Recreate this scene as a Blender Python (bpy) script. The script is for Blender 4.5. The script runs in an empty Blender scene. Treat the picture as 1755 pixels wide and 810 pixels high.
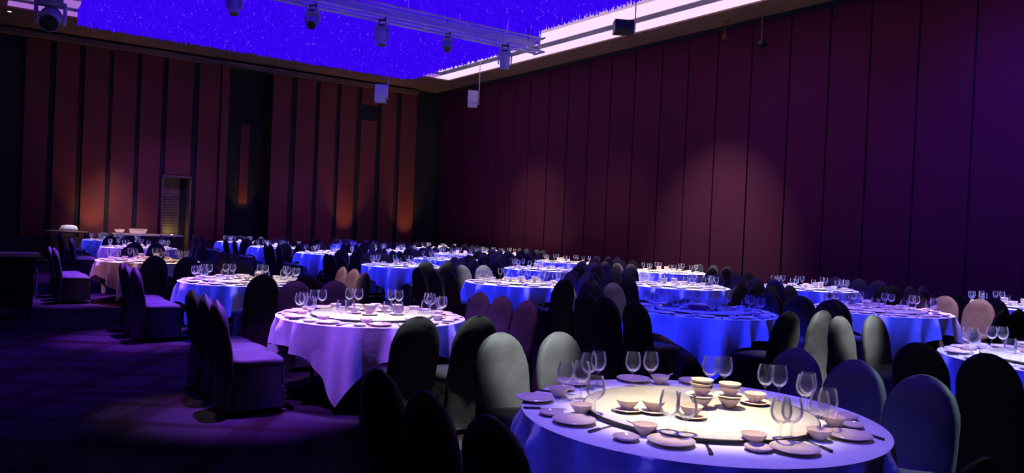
import bpy, math, random
from math import sin, cos, pi, radians, hypot, atan2
from mathutils import Vector, Matrix

random.seed(7)
S = bpy.context.scene
COL = S.collection

# ------------------------------------------------------------------ camera
FPX, PITCH, ROLL, YAW, HC = 1335.8, -0.0102, 0.0433, 0.6174, 1.66
cd = bpy.data.cameras.new('camera')
cam = bpy.data.objects.new('camera', cd)
COL.objects.link(cam)
cd.sensor_fit = 'HORIZONTAL'
cd.sensor_width = 36.0
cd.lens = FPX / 1755 * 36.0
cd.clip_start, cd.clip_end = 0.05, 200
XH = Vector((cos(YAW), -sin(YAW), 0)); YH = Vector((sin(YAW), cos(YAW), 0)); ZH = Vector((0, 0, 1))
FWD = YH * cos(PITCH) + ZH * sin(PITCH)
UP0 = -YH * sin(PITCH) + ZH * cos(PITCH)
RT = XH * cos(ROLL) + UP0 * sin(ROLL)
UP = -XH * sin(ROLL) + UP0 * cos(ROLL)
CP = Vector((0, 0, HC))
cam.matrix_world = Matrix(((RT.x, UP.x, -FWD.x, CP.x), (RT.y, UP.y, -FWD.y, CP.y), (RT.z, UP.z, -FWD.z, CP.z), (0, 0, 0, 1)))
S.camera = cam

# ------------------------------------------------------------------ world, exposure
S.view_settings.view_transform = 'Standard'
S.view_settings.look = 'None'
S.view_settings.gamma = 1
S.view_settings.exposure = 0.0
W = bpy.data.worlds.new('world'); S.world = W
W.use_nodes = True
W.node_tree.nodes['Background'].inputs[0].default_value = (0.0, 0.0, 0.0, 1)
W.node_tree.nodes['Background'].inputs[1].default_value = 0.0

# rows of tables: name -> (x, y) on the floor of the hall
TABLES = {
 'A1': (3.12, 2.68), 'A2': (3.31, 6.96), 'A3': (3.34, 11.14), 'A4': (2.95, 16.0), 'A5': (3.8, 21.9), 'A6': (4.0, 27.0),
 'B1': (7.5, 2.61), 'B2': (7.45, 6.4), 'B3': (7.68, 10.56), 'B4': (7.88, 15.1), 'B5': (8.4, 20.5), 'B6': (8.24, 24.2), 'B7': (8.35, 28.4),
 'C1': (10.4, 5.8), 'C2': (10.65, 9.73), 'C3': (11.0, 14.2), 'C4': (10.8, 18.2), 'C5': (11.8, 23.2), 'C6': (12.6, 28.2),
 'D1': (13.96, 5.47), 'D2': (13.43, 8.95), 'D3': (14.39, 13.47), 'D4': (14.4, 17.5), 'D5': (13.2, 21.4), 'D6': (15.6, 22.6), 'D7': (15.4, 26.6)}


def aim(o, tgt):
    d = Vector(tgt) - o.location
    o.rotation_mode = 'QUATERNION'
    o.rotation_quaternion = d.to_track_quat('-Z', 'Y')


def spot(name, loc, tgt, power, color, radius, blend=1.0, size=0.06):
    l = bpy.data.lights.new(name, 'SPOT')
    l.energy, l.color, l.spot_blend, l.shadow_soft_size = power, color, blend, size
    o = bpy.data.objects.new(name, l); COL.objects.link(o)
    o.location = loc
    aim(o, tgt)
    l.spot_size = 2 * math.atan(radius / (Vector(tgt) - Vector(loc)).length)
    return o


def area(name, loc, tgt, power, color, sx, sy):
    l = bpy.data.lights.new(name, 'AREA')
    l.shape, l.size, l.size_y, l.energy, l.color = 'RECTANGLE', sx, sy, power, color
    o = bpy.data.objects.new(name, l); COL.objects.link(o)
    o.location = loc
    aim(o, tgt)
    return o


WARM = (1.0, 0.85, 0.34)
WHITE = (1.0, 0.93, 0.95)
BLUE = (0.014, 0.022, 1.0)
VIOLET = (0.20, 0.07, 1.0)
MAUVE = (0.45, 0.2, 0.9)
# warm pin spot over each table: power, colour, radius at the table, target offset
PIN = {k: (5200, WHITE, 1.15) for k in TABLES}
PIN.update(A1=(5600, WARM, 0.78), A2=(5200, WARM, 1.05), A3=(4600, WARM, 1.1), A4=(3400, WARM, 1.2), A5=(3400, WHITE, 1.1), A6=(2600, WHITE, 1.1),
           B1=(3600, WHITE, 1.1), B3=(5200, WARM, 1.1), D3=(12000, WARM, 1.25), D6=(12000, WARM, 1.25), D7=(8000, WARM, 1.25), D4=(7000, WARM, 1.2),
           D1=(3600, WHITE, 1.2), D2=(3600, WHITE, 1.2))
for k in ('B2', 'C1', 'C6'):
    PIN.pop(k)
for k, (pw, c, r) in PIN.items():
    x, y = TABLES[k]
    spot('pin_spot', (x + 0.25, y + 0.5, 7.1), (x, y, 0.75), pw, c, r)
# blue wash on the table skirts, one added spot beside each table
WASH = {k: (4200, BLUE) for k in TABLES}
WASH.update(A1=(900, (0.03, 0.03, 1.0)), A2=(2600, (0.27, 0.09, 1.0)), A3=(2600, (0.015, 0.035, 1.0)), A4=(600, (1.0, 0.32, 0.42)), A5=(2600, VIOLET), A6=(2600, (0.03, 0.04, 1.0)),
            C1=(4200, (0.03, 0.05, 1.0)), B2=(5200, BLUE))
for k, (pw, c) in WASH.items():
    x, y = TABLES[k]
    spot('wash_spot', (x - 2.9, y - 1.1, 6.9), (x - 0.05, y - 0.05, 0.6), pw * 1.2, c, 1.36, 0.5)
spot('wash_spot', (5.9, 4.6, 6.9), (3.4, 6.9, 0.6), 2200, (0.03, 0.05, 1.0), 1.2, 0.6)
# violet wash on the chairs along the aisle
for (x, y, pw, r) in ((2.15, 6.75, 9000, 1.0), (2.15, 11.2, 9000, 1.25), (1.95, 16.3, 11000, 1.4), (2.2, 21.8, 3000, 1.8)):
    spot('aisle_wash', (x + 0.6, y + 1.0, 7.0), (x, y, 0.45), pw, (0.24, 0.06, 1.0), r, 1.0)
spot('aisle_wash', (0.5, 11.0, 7.0), (0.6, 9.5, 0.0), 1300, (0.16, 0.02, 1.0), 3.2, 1.0)
# soft lavender wash over the first table
spot('top_wash', (3.6, 3.9, 7.1), (3.1, 2.7, 0.75), 1000, (0.50, 0.32, 1.0), 1.3, 0.8)
spot('top_wash', (10.4, 6.9, 7.1), (10.4, 5.8, 0.75), 2300, (0.5, 0.25, 1.0), 1.3, 0.8)
# added accent spots on single groups of chairs: target, from, power, colour, radius
GREY = (0.72, 0.92, 0.85)
for (t, f, pw, c, r) in (((3.23, 4.30, 1.04), (3.1, 1.7, 7.0), 6500, GREY, 0.42), ((7.2, 4.32, 1.04), (6.9, 1.8, 7.0), 6500, GREY, 0.42), ((7.95, 12.2, 0.9), (7.5, 9.6, 7.0), 5200, (0.8, 0.85, 1.0), 0.5),
                         ((4.85, 10.9, 0.9), (3.2, 10.4, 7.0), 4200, (1.0, 0.52, 0.6), 0.85), ((4.65, 6.7, 0.8), (2.9, 6.2, 7.0), 900, (0.6, 0.16, 0.9), 1.0), ((3.35, 8.75, 0.85), (3.1, 6.2, 7.0), 700, (0.4, 0.1, 1.0), 0.8),
                         ((3.15, 5.25, 0.98), (3.2, 4.6, 7.0), 1500, GREY, 0.5), ((7.05, 4.85, 0.98), (7.0, 4.5, 7.0), 700, (1.0, 0.9, 0.65), 0.36), ((7.6, 13.2, 0.98), (7.5, 12.2, 7.0), 1800, GREY, 0.5),
                         ((11.4, 5.2, 0.85), (9.6, 4.2, 7.0), 5000, (1.0, 0.6, 0.8), 0.8), ((4.75, 2.1, 0.7), (8.6, -1.6, 7.0), 3200, (0.55, 0.85, 1.0), 0.7), ((4.55, 2.6, 0.7), (2.2, 2.5, 7.0), 900, (0.05, 0.0, 1.0), 0.8), ((1.7, 7.2, 0.9), (1.9, 9.4, 7.0), 500, (1.0, 0.8, 0.7), 0.8),
                         ((13.1, 13.7, 0.9), (11.6, 12.6, 7.0), 3000, (1.0, 0.8, 0.9), 0.7), ((9.6, 8.2, 0.95), (9.2, 6.8, 7.0), 1500, (0.8, 0.7, 1.0), 0.6), ((8.0, 8.15, 0.95), (7.4, 6.2, 7.0), 1500, (0.5, 0.4, 1.0), 0.7)):
    spot('chair_spot', f, t, pw, c, r, 0.7)
spot('counter_spot', (4.3, 29.4, 7.3), (4.4, 29.8, 0.9), 3000, (1.0, 0.85, 0.95), 2.3)
spot('wall_fill', (5.5, 26.0, 7.0), (6.2, 31.0, 1.8), 700, (0.35, 0.12, 1.0), 3.0)  # violet fill added to tint the back wall
spot('wall_fill', (11.0, 26.0, 7.0), (11.4, 31.0, 1.2), 500, (0.35, 0.12, 1.0), 3.0)
# added fill on the side wall: table bounce glows and the blue end
for (y, z, pw, r, c) in ((14.7, 1.2, 2500, 3.4, (0.7, 1.0, 0.55)), (23.4, 1.2, 1000, 3.2, (0.8, 1.0, 0.35)), (19.0, 1.2, 500, 3.2, (0.9, 0.8, 0.5)), (6.5, 3.0, 1900, 6.0, (0.10, 0.02, 1.0)), (12.0, 3.2, 450, 5.0, (0.25, 0.03, 1.0))):
    spot('wall_fill', (12.5, y - 0.5, 6.9), (17.6, y, z), pw, c, r, 1.0)

# ------------------------------------------------------------------ materials
def newmat(name):
    m = bpy.data.materials.new(name); m.use_nodes = True
    return m, m.node_tree.nodes, m.node_tree.links, m.node_tree.nodes['Principled BSDF']


def plain(name, col, rough=0.5, metal=0.0, spec=0.5, noise=0.0, nscale=20.0, bump=0.0, bscale=80.0):
    m, n, l, b = newmat(name)
    b.inputs['Roughness'].default_value = rough
    b.inputs['Metallic'].default_value = metal
    b.inputs['Specular IOR Level'].default_value = spec
    b.inputs['Base Color'].default_value = (*col, 1)
    tc = n.new('ShaderNodeTexCoord')
    if noise:
        t = n.new('ShaderNodeTexNoise'); t.inputs['Scale'].default_value = nscale; t.inputs['Detail'].default_value = 4
        l.new(tc.outputs['Object'], t.inputs['Vector'])
        r = n.new('ShaderNodeValToRGB')
        r.color_ramp.elements[0].position, r.color_ramp.elements[1].position = 0.3, 0.7
        r.color_ramp.elements[0].color = (*[c * (1 - noise) for c in col], 1)
        r.color_ramp.elements[1].color = (*[min(1, c * (1 + noise)) for c in col], 1)
        l.new(t.outputs['Fac'], r.inputs['Fac']); l.new(r.outputs['Color'], b.inputs['Base Color'])
    if bump:
        t = n.new('ShaderNodeTexNoise'); t.inputs['Scale'].default_value = bscale; t.inputs['Detail'].default_value = 3
        l.new(tc.outputs['Object'], t.inputs['Vector'])
        bp = n.new('ShaderNodeBump'); bp.inputs['Strength'].default_value = bump; bp.inputs['Distance'].default_value = 0.01
        l.new(t.outputs['Fac'], bp.inputs['Height']); l.new(bp.outputs['Normal'], b.inputs['Normal'])
    return m


def emit(name, col, strength):
    m = bpy.data.materials.new(name); m.use_nodes = True
    n, l = m.node_tree.nodes, m.node_tree.links
    n.clear()
    e = n.new('ShaderNodeEmission'); o = n.new('ShaderNodeOutputMaterial')
    e.inputs[0].default_value = (*col, 1); e.inputs[1].default_value = strength
    l.new(e.outputs[0], o.inputs[0])
    return m


M = {}
M['wall_dark'] = plain('wall_dark', (0.012, 0.010, 0.010), 0.8)
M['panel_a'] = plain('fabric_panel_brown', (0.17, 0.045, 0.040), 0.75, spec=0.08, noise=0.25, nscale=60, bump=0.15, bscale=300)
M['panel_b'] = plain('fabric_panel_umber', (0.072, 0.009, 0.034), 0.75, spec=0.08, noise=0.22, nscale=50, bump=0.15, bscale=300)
M['wainscot'] = plain('wainscot', (0.05, 0.03, 0.022), 0.5)
M['soffit'] = plain('soffit_paint', (0.19, 0.10, 0.07), 0.7, noise=0.05, nscale=3)
M['tray'] = plain('tray_paint', (0.6, 0.55, 0.6), 0.7)
M['wood'] = plain('crown_wood', (0.16, 0.09, 0.06), 0.5)
M['white_cloth'] = plain('white_cloth', (0.80, 0.79, 0.78), 0.75, noise=0.04, nscale=14, bump=0.25, bscale=35)
M['cover'] = plain('chair_cover_satin', (0.105, 0.085, 0.10), 0.6, spec=0.25, noise=0.10, nscale=9, bump=0.5, bscale=14)
M['china'] = plain('glazed_china', (0.80, 0.65, 0.52), 0.12, noise=0.02, nscale=5)
M['steel'] = plain('steel', (0.65, 0.65, 0.68), 0.22, metal=1.0)
M['black'] = plain('black_plastic', (0.012, 0.012, 0.013), 0.4)
M['grey'] = plain('grey_plastic', (0.62, 0.60, 0.62), 0.5)
M['lit_tray_wood'] = plain('lit_tray_wood', (0.75, 0.60, 0.38), 0.5)  # light on the trolley top put into this pale colour
M['alu'] = plain('aluminium', (0.85, 0.78, 0.85), 0.45)
M['susan'] = plain('turntable_glass', (0.62, 0.60, 0.54), 0.06)
M['maroon'] = plain('maroon_card', (0.12, 0.02, 0.05), 0.5)
M['door'] = plain('door_wood', (0.16, 0.11, 0.045), 0.5, noise=0.3, nscale=6)
M['strip'] = emit('led_strip', (0.95, 0.66, 1.0), 1.15)
M['strip_dim'] = emit('led_strip_dim', (0.60, 0.24, 1.0), 0.62)
M['lamp'] = emit('lamp_lens', (1.0, 0.85, 0.7), 5.0)
M['phone'] = emit('screen_glow', (0.35, 1.0, 0.8), 1.2)

# wine glass: thin clear wall
m = bpy.data.materials.new('clear_glass'); m.use_nodes = True
n, l = m.node_tree.nodes, m.node_tree.links; n.clear()
o_ = n.new('ShaderNodeOutputMaterial'); mx = n.new('ShaderNodeMixShader'); tr = n.new('ShaderNodeBsdfTransparent'); gl = n.new('ShaderNodeBsdfGlossy')
lw = n.new('ShaderNodeLayerWeight'); lw.inputs['Blend'].default_value = 0.22
cr = n.new('ShaderNodeMapRange'); cr.inputs['To Min'].default_value = 0.03; cr.inputs['To Max'].default_value = 0.9
gl.inputs['Roughness'].default_value = 0.06; gl.inputs['Color'].default_value = (0.95, 0.95, 1, 1)
tr.inputs['Color'].default_value = (0.95, 0.95, 0.96, 1)
df = n.new('ShaderNodeBsdfDiffuse'); df.inputs['Color'].default_value = (0.95, 0.95, 1.0, 1); ts = n.new('ShaderNodeBsdfTranslucent'); ts.inputs['Color'].default_value = (0.9, 0.9, 0.95, 1)
ad = n.new('ShaderNodeMixShader'); l.new(df.outputs[0], ad.inputs[1]); l.new(ts.outputs[0], ad.inputs[2])
sc = n.new('ShaderNodeMixShader'); sc.inputs['Fac'].default_value = 0.28; l.new(gl.outputs[0], sc.inputs[1]); l.new(ad.outputs[0], sc.inputs[2])
l.new(lw.outputs['Fresnel'], cr.inputs['Value']); l.new(cr.outputs['Result'], mx.inputs['Fac'])
l.new(tr.outputs[0], mx.inputs[1]); l.new(sc.outputs[0], mx.inputs[2]); l.new(mx.outputs[0], o_.inputs[0])
M['glass'] = m

# crystal strands, LED light and sparkle put into the emission colour
m = bpy.data.materials.new('glowing_crystal'); m.use_nodes = True
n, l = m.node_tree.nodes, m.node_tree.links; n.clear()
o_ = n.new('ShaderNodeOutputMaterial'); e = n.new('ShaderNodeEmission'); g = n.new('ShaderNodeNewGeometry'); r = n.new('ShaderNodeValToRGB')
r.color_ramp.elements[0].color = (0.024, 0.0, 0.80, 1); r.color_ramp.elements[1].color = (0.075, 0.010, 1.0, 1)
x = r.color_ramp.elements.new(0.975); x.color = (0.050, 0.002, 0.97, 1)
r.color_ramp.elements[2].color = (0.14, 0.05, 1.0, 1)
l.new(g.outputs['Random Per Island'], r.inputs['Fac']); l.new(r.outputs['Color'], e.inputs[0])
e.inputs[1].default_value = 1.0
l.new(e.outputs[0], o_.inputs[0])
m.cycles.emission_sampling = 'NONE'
M['crystal'] = m

# carpet with a pattern of overlapping dark bars
m, n, l, b = newmat('patterned_carpet')
tc = n.new('ShaderNodeTexCoord'); mp = n.new('ShaderNodeMapping'); l.new(tc.outputs['Object'], mp.inputs['Vector'])
mp.inputs['Rotation'].default_value = (0, 0, 0.62)
b1 = n.new('ShaderNodeTexBrick'); b1.offset = 0.37; b1.inputs['Scale'].default_value = 0.9
b1.inputs['Color1'].default_value = (0.050, 0.032, 0.05, 1); b1.inputs['Color2'].default_value = (0.042, 0.027, 0.042, 1); b1.inputs['Mortar'].default_value = (0.028, 0.014, 0.02, 1)
b1.inputs['Mortar Size'].default_value = 0.06; b1.inputs['Brick Width'].default_value = 1.3; b1.inputs['Row Height'].default_value = 0.55
mp2 = n.new('ShaderNodeMapping'); l.new(tc.outputs['Object'], mp2.inputs['Vector']); mp2.inputs['Rotation'].default_value = (0, 0, 0.62 + pi / 2)
b2 = n.new('ShaderNodeTexBrick'); b2.offset = 0.6; b2.inputs['Scale'].default_value = 0.7
b2.inputs['Color1'].default_value = (1, 1, 1, 1); b2.inputs['Color2'].default_value = (0.75, 0.7, 0.7, 1); b2.inputs['Mortar'].default_value = (0.6, 0.4, 0.45, 1)
b2.inputs['Mortar Size'].default_value = 0.09; b2.inputs['Brick Width'].default_value = 1.9; b2.inputs['Row Height'].default_value = 0.7
l.new(mp.outputs[0], b1.inputs['Vector']); l.new(mp2.outputs[0], b2.inputs['Vector'])
mm = n.new('ShaderNodeMix'); mm.data_type = 'RGBA'; mm.blend_type = 'MULTIPLY'; mm.inputs[0].default_value = 1.0
l.new(b1.outputs['Color'], mm.inputs[6]); l.new(b2.outputs['Color'], mm.inputs[7]); l.new(mm.outputs[2], b.inputs['Base Color'])
b.inputs['Roughness'].default_value = 0.95; b.inputs['Specular IOR Level'].default_value = 0.1
M['carpet'] = m

# ------------------------------------------------------------------ mesh helpers
class MB:
    def __init__(self): self.v, self.f = [], []

    def add(self, v, f):
        k = len(self.v); self.v += [tuple(p) for p in v]; self.f += [tuple(i + k for i in q) for q in f]; return self

    def box(self, x0, y0, z0, x1, y1, z1):
        return self.add([(x0, y0, z0), (x1, y0, z0), (x1, y1, z0), (x0, y1, z0), (x0, y0, z1), (x1, y0, z1), (x1, y1, z1), (x0, y1, z1)],
                        [(0, 3, 2, 1), (4, 5, 6, 7), (0, 1, 5, 4), (1, 2, 6, 5), (2, 3, 7, 6), (3, 0, 4, 7)])

    def lathe(self, prof, n=24, c=(0, 0, 0), closed=False):
        v, f = [], []
        for (r, z) in prof:
            for i in range(n):
                a = 2 * pi * i / n; v.append((c[0] + r * cos(a), c[1] + r * sin(a), c[2] + z))
        m = len(prof)
        for j in range(m if closed else m - 1):
            for i in range(n):
                k = (j + 1) % m
                f.append((j * n + i, j * n + (i + 1) % n, k * n + (i + 1) % n, k * n + i))
        if not closed:
            if prof[0][0] > 1e-5: f.append(tuple(range(n - 1, -1, -1)))
            if prof[-1][0] > 1e-5: f.append(tuple((m - 1) * n + i for i in range(n)))
        return self.add(v, f)

    def tube(self, p, q, r, n=8):
        p, q = Vector(p), Vector(q); d = (q - p).normalized()
        a = d.orthogonal().normalized(); b = d.cross(a)
        v = []
        for e in (p, q):
            for i in range(n):
                t = 2 * pi * i / n; v.append(e + a * r * cos(t) + b * r * sin(t))
        f = [(i, (i + 1) % n, n + (i + 1) % n, n + i) for i in range(n)] + [tuple(range(n - 1, -1, -1)), tuple(range(n, 2 * n))]
        return self.add(v, f)

    def loops(self, L, cap0=True, cap1=True):
        """stack of equal closed loops"""
        n = len(L[0]); v = [p for q in L for p in q]; f = []
        for j in range(len(L) - 1):
            for i in range(n):
                f.append((j * n + i, j * n + (i + 1) % n, (j + 1) * n + (i + 1) % n, (j + 1) * n + i))
        if cap0: f.append(tuple(range(n - 1, -1, -1)))
        if cap1: f.append(tuple((len(L) - 1) * n + i for i in range(n)))
        return self.add(v, f)

    def mesh(self, name, smooth=False, angle=None):
        me = bpy.data.meshes.new(name); me.from_pydata(self.v, [], self.f); me.validate()
        if smooth:
            me.polygons.foreach_set('use_smooth', [True] * len(me.polygons))
            if angle: me.set_sharp_from_angle(angle=angle)
        return me


def link(name, me, mat, loc=(0, 0, 0), rz=0.0, parent=None):
    if mat is not None and not me.materials: me.materials.append(mat)
    o = bpy.data.objects.new(name, me); COL.objects.link(o)
    o.location = loc; o.rotation_euler = (0, 0, rz)
    if parent: o.parent = parent
    return o


def tag(o, label=None, cat=None, group=None, kind=None):
    if label: o['label'] = label
    if cat: o['category'] = cat
    if group: o['group'] = group
    if kind: o['kind'] = kind
    return o


def empty(name, loc=(0, 0, 0), rz=0.0):
    o = bpy.data.objects.new(name, None); COL.objects.link(o); o.empty_display_size = 0.1
    o.location = loc; o.rotation_euler = (0, 0, rz)
    return o


def struct(name, mb, mat, label=None):
    o = link(name, mb.mesh(name), mat); o['kind'] = 'structure'
    if label: o['label'] = label
    return o


# ------------------------------------------------------------------ the hall
X0, X1, Y0, Y1, ZC = -4.0, 17.6, -4.0, 31.07, 7.66
struct('floor', MB().box(X0, Y0, -0.1, X1 + 0.3, Y1 + 2.2, 0.0), M['carpet'])
struct('wall_left', MB().box(X0 - 0.2, Y0, 0, X0, Y1, 8.3), M['wall_dark'])
struct('wall_front', MB().box(X0, Y0 - 0.2, 0, X1, Y0, 8.3), M['wall_dark'])
wr = struct('wall_right', MB().box(X1 + 0.06, Y0, 0, X1 + 0.26, Y1 + 0.3, 8.3), M['wall_dark'])
jt = [7.98 - 1.14 * i for i in range(10, 0, -1)] + [7.98, 9.2, 10.36, 11.43, 12.57, 13.79, 14.97, 16.07, 17.15, 18.32, 19.45, 20.54, 21.67, 22.78, 23.97, 25.03, 26.15, 27.32, 28.47, 29.59, 30.6]
for a, c in zip(jt[:-1], jt[1:]):
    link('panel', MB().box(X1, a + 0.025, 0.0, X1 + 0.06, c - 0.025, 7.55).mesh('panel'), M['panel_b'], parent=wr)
# back wall with openings for the door and the tall niche
wb = MB()
for (a, c, z0, z1) in ((X0, 6.1, 0, 8.3), (7.08, 8.35, 0, 8.3), (10.09, X1 + 0.1, 0, 8.3), (6.1, 7.08, 3.05, 8.3), (8.35, 10.09, 7.5, 8.3)):
    wb.box(a, Y1 + 0.09, z0, c, Y1 + 0.29, z1)
wb = struct('wall_back', wb, M['wall_dark'])
for (a, c, z0, z1) in ((1.68, 2.38, 0.72, 7.5), (2.57, 3.27, 0.72, 7.5), (3.45, 4.2, 0.72, 7.5), (4.35, 5.11, 0.72, 7.5), (5.27, 5.98, 0.72, 7.5), (6.16, 7.05, 3.12, 7.5),
                       (7.28, 8.03, 0.72, 7.5), (10.09, 10.82, 0.72, 7.5), (11.06, 11.85, 0.72, 7.5), (12.03, 12.75, 0.72, 7.5), (12.94, 13.67, 0.72, 7.5),
                       (13.91, 14.63, 6.71, 7.5), (13.91, 14.63, 0.72, 6.04), (14.85, 15.55, 0.72, 7.5), (15.78, 16.56, 0.72, 7.5)):
    link('panel', MB().box(a, Y1, z0, c, Y1 + 0.09, z1).mesh('panel'), M['panel_a'], parent=wb)
link('pilaster', MB().box(8.08, Y1 - 0.12, 0, 8.35, Y1 + 0.09, 7.55).mesh('pilaster'), M['panel_a'], parent=wb)
bb = MB()
for a, c in ((X0, 6.0), (7.14, 8.08), (10.09, X1)):
    bb.box(a, Y1 - 0.02, 0, c, Y1 + 0.09, 0.70)
struct('baseboard_back', bb, M['wainscot'])
struct('trim_1', MB().box(X0, Y1 - 0.30, 7.50, 16.5, Y1 + 0.09, 7.58).box(X0, Y1 - 0.22, 7.42, 16.5, Y1 + 0.09, 7.50), M['wood'])
# door recess
dr = empty('door_1', (6.6, Y1 + 0.09, 0)); dr['kind'] = 'structure'
link('frame', MB().box(-0.52, -0.11, 0, -0.46, 0.5, 3.06).box(0.46, -0.11, 0, 0.52, 0.5, 3.06).box(-0.52, -0.11, 3.02, 0.52, 0.5, 3.10).mesh('door_frame'), M['wood'], parent=dr)
link('door_leaf', MB().box(-0.46, 0.42, 0.0, 0.22, 0.47, 3.02).mesh('door_leaf'), M['door'], parent=dr)
sl = MB().box(-0.40, 0.39, 0, 0.16, 0.42, 0.05).mesh('slat')
for i in range(23):
    link('slat', sl, M['door'], (0, 0, 0.15 + i * 0.098), 0, dr)
link('reveal', MB().box(0.22, 0.44, 0, 0.46, 0.5, 3.02).mesh('reveal'), M['wall_dark'], parent=dr)
# tall niche
nb = MB().box(8.15, Y1 + 1.2, 0, 10.3, Y1 + 1.3, 7.6).box(8.25, Y1 + 0.29, 0, 8.35, Y1 + 1.2, 7.6).box(10.09, Y1 + 0.29, 0, 10.19, Y1 + 1.2, 7.6).box(8.25, Y1 + 0.29, 7.5, 10.19, Y1 + 1.2, 7.6)
struct('wall_niche', nb, M['wall_dark'])
nl = struct('trim_lit_gap', MB().box(9.2, Y1 + 1.14, 2.2, 9.55, Y1 + 1.2, 5.4), M['panel_a'])  # panel added in place of a dim lit gap
# ceiling: soffit round a raised tray with LED coves
struct('ceiling', MB().box(16.4, Y0, ZC, X1 + 0.06, Y1 + 0.09, 8.0).box(X0, 28.2, ZC, 16.4, Y1 + 0.09, 8.0), M['soffit'])
struct('ceiling_tray', MB().box(X0, Y0, 8.02, 17.6, 30.0, 8.15).box(15.36, Y0, 7.71, 15.72, 27.44, 7.85).box(X0, 27.08, 7.71, 15.36, 27.44, 7.85), M['tray'])
struct('trim_shadow_gap', MB().box(X1 - 0.06, Y0, 7.56, X1 + 0.06, Y1, ZC), M['wall_dark'])  # dark strip drawn in for the shadow gap below the soffit


def cove(pts_box, label, mat='strip'):
    o = link('led_cove_strip', MB().box(*pts_box).mesh('led_cove_strip'), M[mat])
    return tag(o, label, 'light', 'cove light strips')


cove((15.74, -1.0, 7.70, 16.38, 28.1, 7.74), 'outer long violet white LED strip along the panelled side wall')
cove((14.62, -1.0, 7.72, 15.34, 27.0, 7.76), 'inner long violet white LED strip beside the blue crystals')
cove((1.0, 27.46, 7.70, 15.72, 28.1, 7.74), 'outer violet white LED strip along the wall with black gaps', 'strip_dim')
cove((1.0, 26.2, 7.72, 14.6, 27.0, 7.76), 'inner violet white LED strip above the wall with black gaps', 'strip_dim')


def crystals(x0, x1, y0, y1, zb, step, label):
    mb = MB(); rnd = random.Random(3)
    nx, ny = int((x1 - x0) / step), int((y1 - y0) / step)
    for i in range(nx):
        for j in range(ny):
            x, y = x0 + (i + rnd.random() * 0.6) * step, y0 + (j + rnd.random() * 0.6) * step
            edge = min(i, nx - 1 - i, j, ny - 1 - j)
            z = zb + (rnd.random() * 0.03 if edge > 9 else rnd.random() ** 2 * 0.16)
            a = rnd.random() * 6.3; r = step * 0.33
            b = [(x + r * cos(a + k * 2.094), y + r * sin(a + k * 2.094), z) for k in range(3)]
            t = [(p[0], p[1], 7.8) for p in b]
            k = len(mb.v); mb.v += b + t
            mb.f += [(k, k + 1, k + 4, k + 3), (k + 1, k + 2, k + 5, k + 4), (k + 2, k, k + 3, k + 5), (k + 2, k + 1, k)]
    me = bpy.data.meshes.new('crystal_strands'); me.from_pydata(mb.v, [], mb.f)
    r = empty('crystal_chandelier', ((x0 + x1) / 2, (y0 + y1) / 2, zb))
    o = link('crystal_strands', me, M['crystal'], (-(x0 + x1) / 2, -(y0 + y1) / 2, -zb), 0, r); o['kind'] = 'stuff'
    link('ceiling_plate', MB().box(-(x1 - x0) / 2, -(y1 - y0) / 2, 7.8 - zb, (x1 - x0) / 2, (y1 - y0) / 2, 8.02 - zb).mesh('ceiling_plate'), M['tray'], parent=r)
    return tag(r, label, 'chandelier', 'blue crystal ceiling fields')


crystals(2.75, 14.1, 18.75, 27.2, 7.2, 0.06, 'broad field of blue lit crystal strands between the truss and panelled wall')
crystals(2.75, 13.2, 10.0, 17.7, 7.2, 0.06, 'broad field of blue lit crystal strands on the near side of the truss')

# ------------------------------------------------------------------ truss and fittings under the ceiling
tr_ = empty('lighting_truss', (9.0, 18.2, 6.8))
for (yy, zz) in ((-0.16, 0), (0.16, 0), (-0.16, 0.36), (0.16, 0.36)):
    link('chord', MB().tube((-5.2, yy, zz), (4.6, yy, zz), 0.034).mesh('chord'), M['alu'], parent=tr_)
link('batten', MB().box(-5.2, -0.07, 0.12, 4.4, 0.07, 0.25).mesh('batten'), M['alu'], parent=tr_)
rg = MB().tube((0, -0.16, 0), (0, -0.16, 0.36), 0.02).mesh('rung'); rg2 = MB().tube((0, -0.16, 0), (0, 0.16, 0), 0.02).mesh('cross_bar')
for i in range(9):
    link('rung', rg, M['alu'], (-5.0 + i * 1.18, 0, 0), 0, tr_)
    link('rung', rg, M['alu'], (-5.0 + i * 1.18, 0.32, 0), 0, tr_)
    link('cross_bar', rg2, M['alu'], (-5.0 + i * 1.18, 0, 0), 0, tr_)
link('end_frame', MB().tube((4.6, -0.25, -0.02), (4.6, 0.25, -0.02), 0.03).tube((4.6, -0.25, 0.38), (4.6, 0.25, 0.38), 0.03).tube((4.6, 0, -0.02), (4.6, 0, 0.38), 0.03).mesh('end_frame'), M['alu'], parent=tr_)
for i in (-4.5, -1.5, 1.5, 4.2):
    link('hanger', MB().tube((i, 0, 0.25), (i, 0, 1.22), 0.012).mesh('hanger'), M['black'], parent=tr_)
tag(tr_, 'long pale metal lighting truss hung under the blue ceiling', 'truss')


def rot_to(o, rx, rz):
    o.rotation_euler = (rx, 0, rz)


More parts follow.
